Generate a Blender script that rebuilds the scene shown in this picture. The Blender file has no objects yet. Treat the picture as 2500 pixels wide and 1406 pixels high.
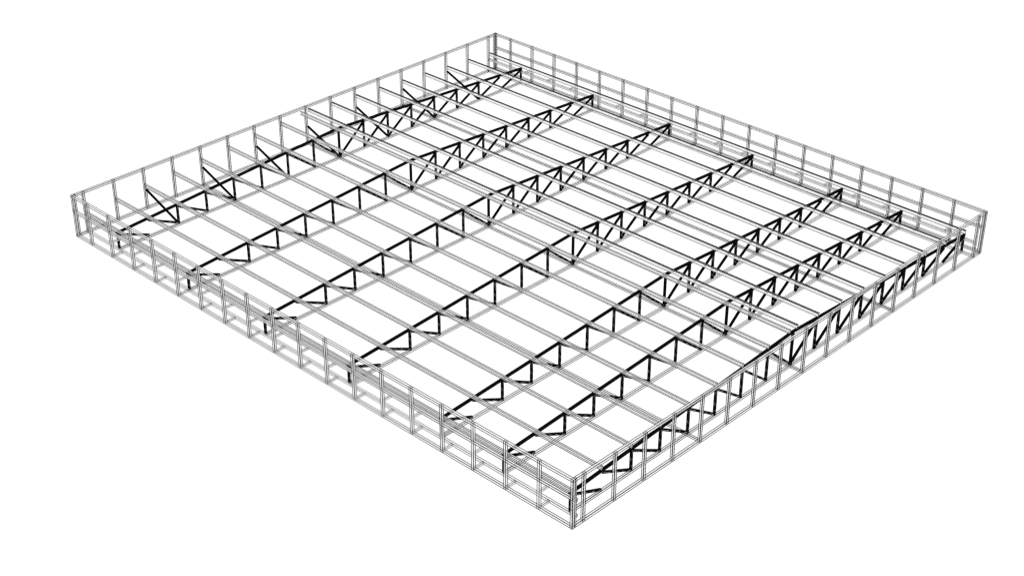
import bpy, math
from mathutils import Vector, Matrix, Euler

scn = bpy.context.scene
col = scn.collection

# ------------------------------------------------------------------ dimensions (metres)
U, V, H = 40.0, 44.676, 3.08          # plan of the frame and height of its walls
X0, DX = 0.88, 2.39                   # truss panel points
NODE = [X0 + DX * k for k in range(17)]
POST_U = [0.88 + 2.388 * k for k in range(17)]
POST_V = [1.77 + 2.3835 * k for k in range(18)]
TRUSS_Y = [-3.70, -11.34, -18.97, -26.60, -34.22, -38.98, -43.73]
S = 0.15                              # hollow section size
ZB = 0.12                             # bottom chord centre
ZE, ZR = 1.32, 2.46                   # top chord centre at eaves and ridge
LINE = 0.027                          # outline thickness
W = 0.15


def ztop(x):
    return ZE + (ZR - ZE) * (1 - abs(x - 20.0) / (20.0 - X0))


# ------------------------------------------------------------------ materials
def new_mat(name):
    m = bpy.data.materials.new(name)
    m.use_nodes = True
    m.node_tree.nodes.clear()
    return m, m.node_tree.nodes, m.node_tree.links


def mat_veil():
    m, n, l = new_mat('pale_translucent_sheet')
    out = n.new('ShaderNodeOutputMaterial')
    mix = n.new('ShaderNodeMixShader')
    mix.inputs[0].default_value = 0.36
    tr = n.new('ShaderNodeBsdfTransparent')
    df = n.new('ShaderNodeBsdfDiffuse')
    df.inputs['Color'].default_value = (0.9, 0.9, 0.9, 1)
    l.new(tr.outputs[0], mix.inputs[1])
    l.new(df.outputs[0], mix.inputs[2])
    l.new(mix.outputs[0], out.inputs[0])
    return m


def mat_flat(name, c):
    m, n, l = new_mat(name)
    out = n.new('ShaderNodeOutputMaterial')
    df = n.new('ShaderNodeBsdfDiffuse')
    df.inputs['Color'].default_value = (c, c, c, 1)
    l.new(df.outputs[0], out.inputs[0])
    return m


def mat_flecked(name, thresh, width, fleck):
    """near black steel with a broken pale seam along the middle of each face"""
    m, n, l = new_mat(name)
    out = n.new('ShaderNodeOutputMaterial')
    df = n.new('ShaderNodeBsdfDiffuse')
    tc = n.new('ShaderNodeTexCoord')
    sep = n.new('ShaderNodeSeparateXYZ')
    l.new(tc.outputs['Object'], sep.inputs[0])

    def math_(op, a, b=None):
        k = n.new('ShaderNodeMath')
        k.operation = op
        for i, v in enumerate((a, b)):
            if v is None:
                continue
            if isinstance(v, (int, float)):
                k.inputs[i].default_value = v
            else:
                l.new(v, k.inputs[i])
        return k.outputs[0]
    near = math_('LESS_THAN', math_('MINIMUM', math_('ABSOLUTE', sep.outputs['Y']),
                                    math_('ABSOLUTE', sep.outputs['Z'])), width)
    mp = n.new('ShaderNodeMapping')
    mp.inputs['Scale'].default_value = (4.5, 30, 30)
    l.new(tc.outputs['Object'], mp.inputs[0])
    ns = n.new('ShaderNodeTexNoise')
    ns.inputs['Scale'].default_value = 1.0
    ns.inputs['Detail'].default_value = 2.0
    l.new(mp.outputs[0], ns.inputs['Vector'])
    brk = math_('GREATER_THAN', ns.outputs[0], thresh)
    f = math_('MULTIPLY', near, brk)
    cr = n.new('ShaderNodeMix')
    cr.data_type = 'RGBA'
    l.new(f, cr.inputs[0])
    cr.inputs[6].default_value = (0.004, 0.004, 0.004, 1)
    cr.inputs[7].default_value = (fleck, fleck, fleck, 1)
    l.new(cr.outputs[2], df.inputs['Color'])
    l.new(df.outputs[0], out.inputs[0])
    return m


M_VEIL = mat_veil()
M_LINE = mat_flat('black_outline', 0.004)
M_CHORD = mat_flecked('black_chord_steel', 0.66, 0.010, 0.10)
M_WEB = mat_flecked('black_web_steel', 0.54, 0.013, 0.32)


# ------------------------------------------------------------------ mesh building
class MB:
    def __init__(self):
        self.v, self.f, self.m = [], [], []

    def box(self, a, b, mat):
        i = len(self.v)
        (x0, y0, z0), (x1, y1, z1) = a, b
        self.v += [(x0, y0, z0), (x1, y0, z0), (x1, y1, z0), (x0, y1, z0),
                   (x0, y0, z1), (x1, y0, z1), (x1, y1, z1), (x0, y1, z1)]
        for q in ((0, 3, 2, 1), (4, 5, 6, 7), (0, 1, 5, 4), (1, 2, 6, 5), (2, 3, 7, 6), (3, 0, 4, 7)):
            self.f.append([i + k for k in q])
            self.m.append(mat)

    def prism(self, prof, L, mat):
        """closed profile in YZ swept along X"""
        i, n = len(self.v), len(prof)
        self.v += [(0, y, z) for y, z in prof] + [(L, y, z) for y, z in prof]
        for k in range(n):
            j = (k + 1) % n
            self.f.append([i + k, i + j, i + n + j, i + n + k])
            self.m.append(mat)
        self.f.append([i + k for k in range(n)][::-1])
        self.f.append([i + n + k for k in range(n)])
        self.m += [mat, mat]

    def mesh(self, name, mats):
        me = bpy.data.meshes.new(name)
        me.from_pydata(self.v, [], self.f)
        for m in mats:
            me.materials.append(m)
        for p, k in zip(me.polygons, self.m):
            p.material_index = k
        me.validate()
        me.update()
        return me


CACHE = {}


def outlined_mesh(L, w, h, e=LINE, seams=0, dark=()):
    """hollow box section: pale translucent faces with black outlines along every edge"""
    key = ('o', round(L, 4), w, h, e, seams, dark)
    if key in CACHE:
        return CACHE[key]
    b = MB()
    y, z, r = w / 2, h / 2, e / 2
    b.box((0, -y, -z), (L, y, z), 0)
    for sy in (-y, y):
        for sz in (-z, z):
            q = r * 1.6 if (sy < 0, sz < 0) in dark else r
            b.box((-r, sy - q, sz - q), (L + r, sy + q, sz + q), 1)
    for x in (0, L):
        for sz in (-z, z):
            b.box((x - r * .8, -y + r, sz - r * .8), (x + r * .8, y - r, sz + r * .8), 1)
        for sy in (-y, y):
            b.box((x - r * .8, sy - r * .8, -z + r), (x + r * .8, sy + r * .8, z - r), 1)
    if seams:                                   # broken folding seams of the thin sheet section
        n = max(2, int(L / 0.22))
        for k in range(n):
            a, c = L * (k + .15) / n, L * (k + .75) / n
            for sy in ((-y * .45, y * .45) if seams > 1 else (y * .45,)):
                for sz in (-z, z):
                    b.box((a, sy - r * .7, sz - r * .7), (c, sy + r * .7, sz + r * .7), 1)
    CACHE[key] = b.mesh('section', [M_VEIL, M_LINE])
    return CACHE[key]


def solid_mesh(L, w, h, mat):
    key = ('s', round(L, 4), w, h, mat.name)
    if key in CACHE:
        return CACHE[key]
    b = MB()
    y, z, c = w / 2, h / 2, min(w, h) * .16
    b.prism([(-y + c, -z), (y - c, -z), (y, -z + c), (y, z - c), (y - c, z), (-y + c, z), (-y, z - c), (-y, -z + c)], L, 0)
    CACHE[key] = b.mesh('section', [mat])
    return CACHE[key]


def purlin_mesh(L, side, bold):
    """lipped channel, web at y=0, flanges reaching to side*0.10, length along X"""
    key = ('p', round(L, 4), side, bold)
    if key in CACHE:
        return CACHE[key]
    b = MB()
    h, fl, lip, t = 0.23, 0.10, 0.035, 0.006
    s = side

    def bx(y0, y1, z0, z1, m, x0=0.0, x1=L):
        b.box((x0, min(y0, y1), z0), (x1, max(y0, y1), z1), m)
    bx(-t / 2, t / 2, 0, h, 0)
    bx(s * t, s * (fl - t), h - t, h, 0)
    bx(s * t, s * (fl - t), 0, t, 0)
    bx(s * (fl - t / 2), s * (fl + t / 2), h - lip, h, 0)
    bx(s * (fl - t / 2), s * (fl + t / 2), 0, lip, 0)
    r = LINE / 2
    R = LINE * .5 * (1.6 if bold else 1.0)

    def rod(y, z, q):
        b.box((-.01, y - q, z - q), (L + .01, y + q, z + q), 1)
    rod(0, h, R)
    rod(s * fl, h, R)
    rod(0, 0, r * (.85 if bold else 1.0))
    rod(s * fl, 0, r * (.6 if bold else 1.15))
    for x in (0, L):
        for y in (0, s * fl):
            z0, z1 = (r, h - r) if y == 0 else (h - lip, h - r)
            b.box((x - r * .8, y - r * .8, z0), (x + r * .8, y + r * .8, z1), 1)
        for z in (0, h):
            y0, y1 = sorted((s * r, s * (fl - r)))
            b.box((x - r * .8, y0, z - r * .8), (x + r * .8, y1, z + r * .8), 1)
    CACHE[key] = b.mesh('channel', [M_VEIL, M_LINE])
    return CACHE[key]


def frame(p0, p1, up=(0, 0, 1)):
    p0, p1 = Vector(p0), Vector(p1)
    x = (p1 - p0).normalized()
    z = Vector(up)
    if abs(x.dot(z)) > .99:
        z = Vector((1, 0, 0))
    y = z.cross(x).normalized()
    z = x.cross(y)
    m = Matrix((x, y, z)).transposed().to_4x4()
    m.translation = p0
    return m, (p1 - p0).length


def put(name, me, mw, parent=None):
    o = bpy.data.objects.new(name, me)
    col.objects.link(o)
    if parent is not None:
        o.parent = parent
        o.matrix_basis = Matrix.Translation(-parent.location) @ mw
    else:
        o.matrix_basis = mw
    return o


def section(name, p0, p1, parent=None, w=W, h=W, **kw):
    m, L = frame(p0, p1)
    return put(name, outlined_mesh(L, w, h, **kw), m, parent)


def black(name, p0, p1, parent=None, w=.17, h=.17, mat=None):
    m, L = frame(p0, p1)
    return put(name, solid_mesh(L, w, h, mat or M_WEB), m, parent)


def tag(o, label, cat, group=None):
    o['label'] = label
    o['category'] = cat
    if group:
        o['group'] = group


def root(name, loc, label, cat, group=None):
    o = bpy.data.objects.new(name, None)
    o.location = loc
    o.empty_display_size = .3
    col.objects.link(o)
    tag(o, label, cat, group)
    return o


ORD = ['first', 'second', 'third', 'fourth', 'fifth', 'sixth', 'seventh', 'eighth']

# ------------------------------------------------------------------ the four wall frames
h2 = S / 2
P = 0.003                               # posts stand this much proud of the rails
ZUP = 1.075                             # upper stub height


def long_wall(x, inward, label, seams, dark_end):
    """wall under the eaves, running along Y: top, middle and bottom rail, posts and stubs"""
    w = root('wall_frame', (x, -V / 2, 0), label, 'wall frame', 'wall frames around the roof structure')
    section('top_rail', (x, 0, H - h2), (x, -V, H - h2), w)
    section('middle_rail', (x, -.02, 1.87), (x, -V + .02, 1.87), w)
    section('bottom_rail', (x, 0, h2), (x, -V, h2), w)
    xp = x - inward * P
    for k, y in enumerate([h2] + POST_V + [V - h2]):
        end = k in (0, 19)
        section('corner_post' if end else 'post', (xp, -y, 0), (xp, -y, H + P), w, w=.16 if end else .145,
                e=LINE * (1.7 if end and dark_end and k == 0 else 1.0), seams=(2 if end and dark_end and k == 0 else 1 if end else seams))
    for y in POST_V[1:]:
        for z in (h2, ZUP):
            section('bracket', (x + inward * .09, -y, z), (x + inward * .72, -y, z), w, w=.12, h=.12, e=LINE * .65)
    return w


def short_wall(y, inward, label, seams):
    """gable side wall, running along X"""
    w = root('wall_frame', (U / 2, y, 0), label, 'wall frame', 'wall frames around the roof structure')
    section('top_rail', (S + P, y, H - h2), (U - S - P, y, H - h2), w)
    section('bottom_rail', (S + P, y, h2), (U - S - P, y, h2), w)
    for k, x in enumerate([.215] + POST_U + [U - .215]):
        end = k in (0, 18)
        section('corner_post' if end else 'post', (x, y - inward * P, 0), (x, y - inward * P, H + P), w,
                w=.145, h=.10 if end else .145, seams=0 if end else seams)
    return w


long_wall(h2, 1, 'open three-rail wall frame along the long near left side, before the low truss ends', 0, False)
long_wall(U - h2, -1, 'open three-rail wall frame along the far right side, behind the far truss ends', 1, True)
short_wall(-h2, -1, 'two-rail wall frame at the far left, where the black struts and the purlins start', 1)
short_wall(-V + h2, 1, 'two-rail wall frame along the near right side, in front of the outermost black truss', 1)

# ------------------------------------------------------------------ ledger beams inside the eaves walls
for x, side, ya, yb in ((.875, 'near left', -.16, -44.18), (U - .875, 'far right', -.16, -V + .16)):
    for z, lvl in ((h2 + .004, 'lower'), (ZUP, 'upper')):
        o = section('ledger_beam', (x, ya, z), (x, yb, z), e=LINE * .8)
        tag(o, '%s long thin ledger beam on the brackets inside the %s wall frame' % (lvl, side), 'beam',
            'ledger beams inside the wall frames')

# ------------------------------------------------------------------ roof trusses
TRUSS_LABEL = [
    'black pitched truss nearest the far left wall frame, met by the diagonal struts',
    'second black pitched truss from the far left wall frame',
    'third black pitched truss from the far left wall frame',
    'middle black pitched truss, with three trusses on either side',
    'fifth black pitched truss from the far left wall frame, where the narrow bays start',
    'black pitched truss between the two narrow bays, next to last on the near right',
    'outermost black pitched truss, just inside the near right wall frame',
]
CH, WB = 0.168, 0.155


def build_truss(y, label):
    t = root('roof_truss', (20, y, 0), label, 'truss', 'black roof trusses')
    for x0 in (NODE[0] - .08, NODE[16] + .08):
        black('top_chord', (x0, y, ztop(x0)), (20, y, ZR), t, w=CH, h=.175, mat=M_CHORD)
    section('bottom_chord', (NODE[0], y, ZB), (NODE[16], y, ZB), t, w=.14, h=.14)
    for k in range(17):
        if k in (1, 15):
            continue
        x = NODE[k]
        black('vertical_web', (x, y, ZB + .08), (x, y, ztop(x) - .09), t, w=WB, h=WB,
              mat=M_CHORD if k == 8 else M_WEB)
    for k in range(8):
        for a, c in ((k, k + 1), (16 - k, 15 - k)):
            p, q = Vector((NODE[a], y, ztop(NODE[a]) - .12)), Vector((NODE[c], y, ZB + .12))
            d = (q - p).normalized()
            black('diagonal_web', p + d * .06, q - d * .03, t, w=WB - .004, h=WB - .01,
                  mat=M_CHORD if a > 8 else M_WEB)
    return t


proto = build_truss(TRUSS_Y[0], TRUSS_LABEL[0])
kids = list(proto.children)
for y, lab in zip(TRUSS_Y[1:], TRUSS_LABEL[1:]):
    t = proto.copy()
    t.location = (20, y, 0)
    t['label'] = lab
    col.objects.link(t)
    for c in kids:
        d = c.copy()
        d.parent = t
        col.objects.link(d)

# ------------------------------------------------------------------ purlins
YS, YE = -.16, -43.80


def purlin(x, near, label, y0=YS):
    z = ztop(x) + .09
    m = Matrix.Translation((x, y0, z)) @ Matrix.Rotation(-math.pi / 2, 4, 'Z')
    # local +X runs to -Y, local +Y runs to +X
    o = put('purlin', purlin_mesh(y0 - YE, -1 if near else 1, not near), m)
    tag(o, label, 'purlin', 'purlins across the roof trusses')


purlin(NODE[0], True, 'lowest purlin of the near slope, on the near left truss ends')
for k in range(1, 8):
    purlin(NODE[k], True, '%s purlin of the near slope, counted up from the near left truss ends' % ORD[k])
purlin(19.63, True, 'ridge purlin on the near left side of the peak', y0=-.02)
purlin(20.27, False, 'ridge purlin on the far right side of the peak, with a bold black upper edge', y0=-.02)
for k in range(9, 16):
    purlin(NODE[k], False, '%s bold-edged purlin of the far slope, counted up from the far right truss ends' % ORD[16 - k])
purlin(NODE[16], False, 'lowest bold-edged purlin of the far slope, along the far right truss ends')

# ------------------------------------------------------------------ bottom ties and struts
for k, txt in ((4, 'halfway down the near slope'), (8, 'under the ridge'), (12, 'halfway down the far slope')):
    o = section('bottom_tie', (NODE[k], -.16, ZB - .03), (NODE[k], -V + .16, ZB - .03), w=.13, h=.13)
    tag(o, 'thin tie beam at bottom chord level %s, crossing under all trusses' % txt, 'beam', 'bottom ties across the trusses')
WHERE = {2: 'first black diagonal strut from the left end of the far left wall',
         4: 'second black diagonal strut from the left end of the far left wall',
         6: 'third black diagonal strut from the left, just below the ridge on the near slope',
         8: 'black diagonal strut under the ridge, middle of the seven at the far left wall',
         10: 'first black diagonal strut beyond the ridge at the far left wall',
         12: 'second black diagonal strut beyond the ridge at the far left wall',
         14: 'farthest black diagonal strut, closest to the back corner of the frame'}
for k in WHERE:
    o = black('diagonal_strut', (NODE[k], -.20, 1.49), (NODE[k], TRUSS_Y[0] + .10, ZB + .10), w=.14, h=.14, mat=M_CHORD)
    tag(o, WHERE[k], 'strut', 'diagonal struts from the far left wall')

# ------------------------------------------------------------------ light: even white surroundings, plus an added fill lamp
world = bpy.data.worlds.new('World')
scn.world = world
world.use_nodes = True
wn, wl = world.node_tree.nodes, world.node_tree.links
wn.clear()
bg = wn.new('ShaderNodeBackground')
bg.inputs['Color'].default_value = (1, 1, 1, 1)
bg.inputs['Strength'].default_value = 1.04
wo = wn.new('ShaderNodeOutputWorld')
wl.new(bg.outputs[0], wo.inputs[0])

sun = bpy.data.lights.new('added_soft_fill', 'SUN')  # added fill: lifts the translucent faces to white, leaves the backdrop unchanged
sun.energy = 1.2
sun.angle = math.radians(110)
so = bpy.data.objects.new('added_soft_fill', sun)
so.rotation_euler = (math.radians(35), 0, math.radians(-46))
so.location = (0, -60, 40)
col.objects.link(so)

# ------------------------------------------------------------------ camera
cam = bpy.data.cameras.new('camera')
cam.sensor_fit = 'HORIZONTAL'
cam.sensor_width = 36.0
cam.lens = 4035.01615 / 2500 * 36
cam.clip_end = 5000
co = bpy.data.objects.new('camera', cam)
co.location = (-49.7649495, -88.3714802, 52.8184168)
co.rotation_euler = Euler((1.04178941, -0.000648706, -0.803621866), 'XYZ')
col.objects.link(co)
scn.camera = co

scn.view_settings.view_transform = 'Standard'
scn.view_settings.look = 'None'
scn.view_settings.exposure = 0
scn.view_settings.gamma = 1
scn.view_settings.use_curve_mapping = False
scn.render.engine = 'CYCLES'
scn.cycles.transparent_max_bounces = 128
scn.cycles.max_bounces = 6
scn.cycles.filter_width = 1.3
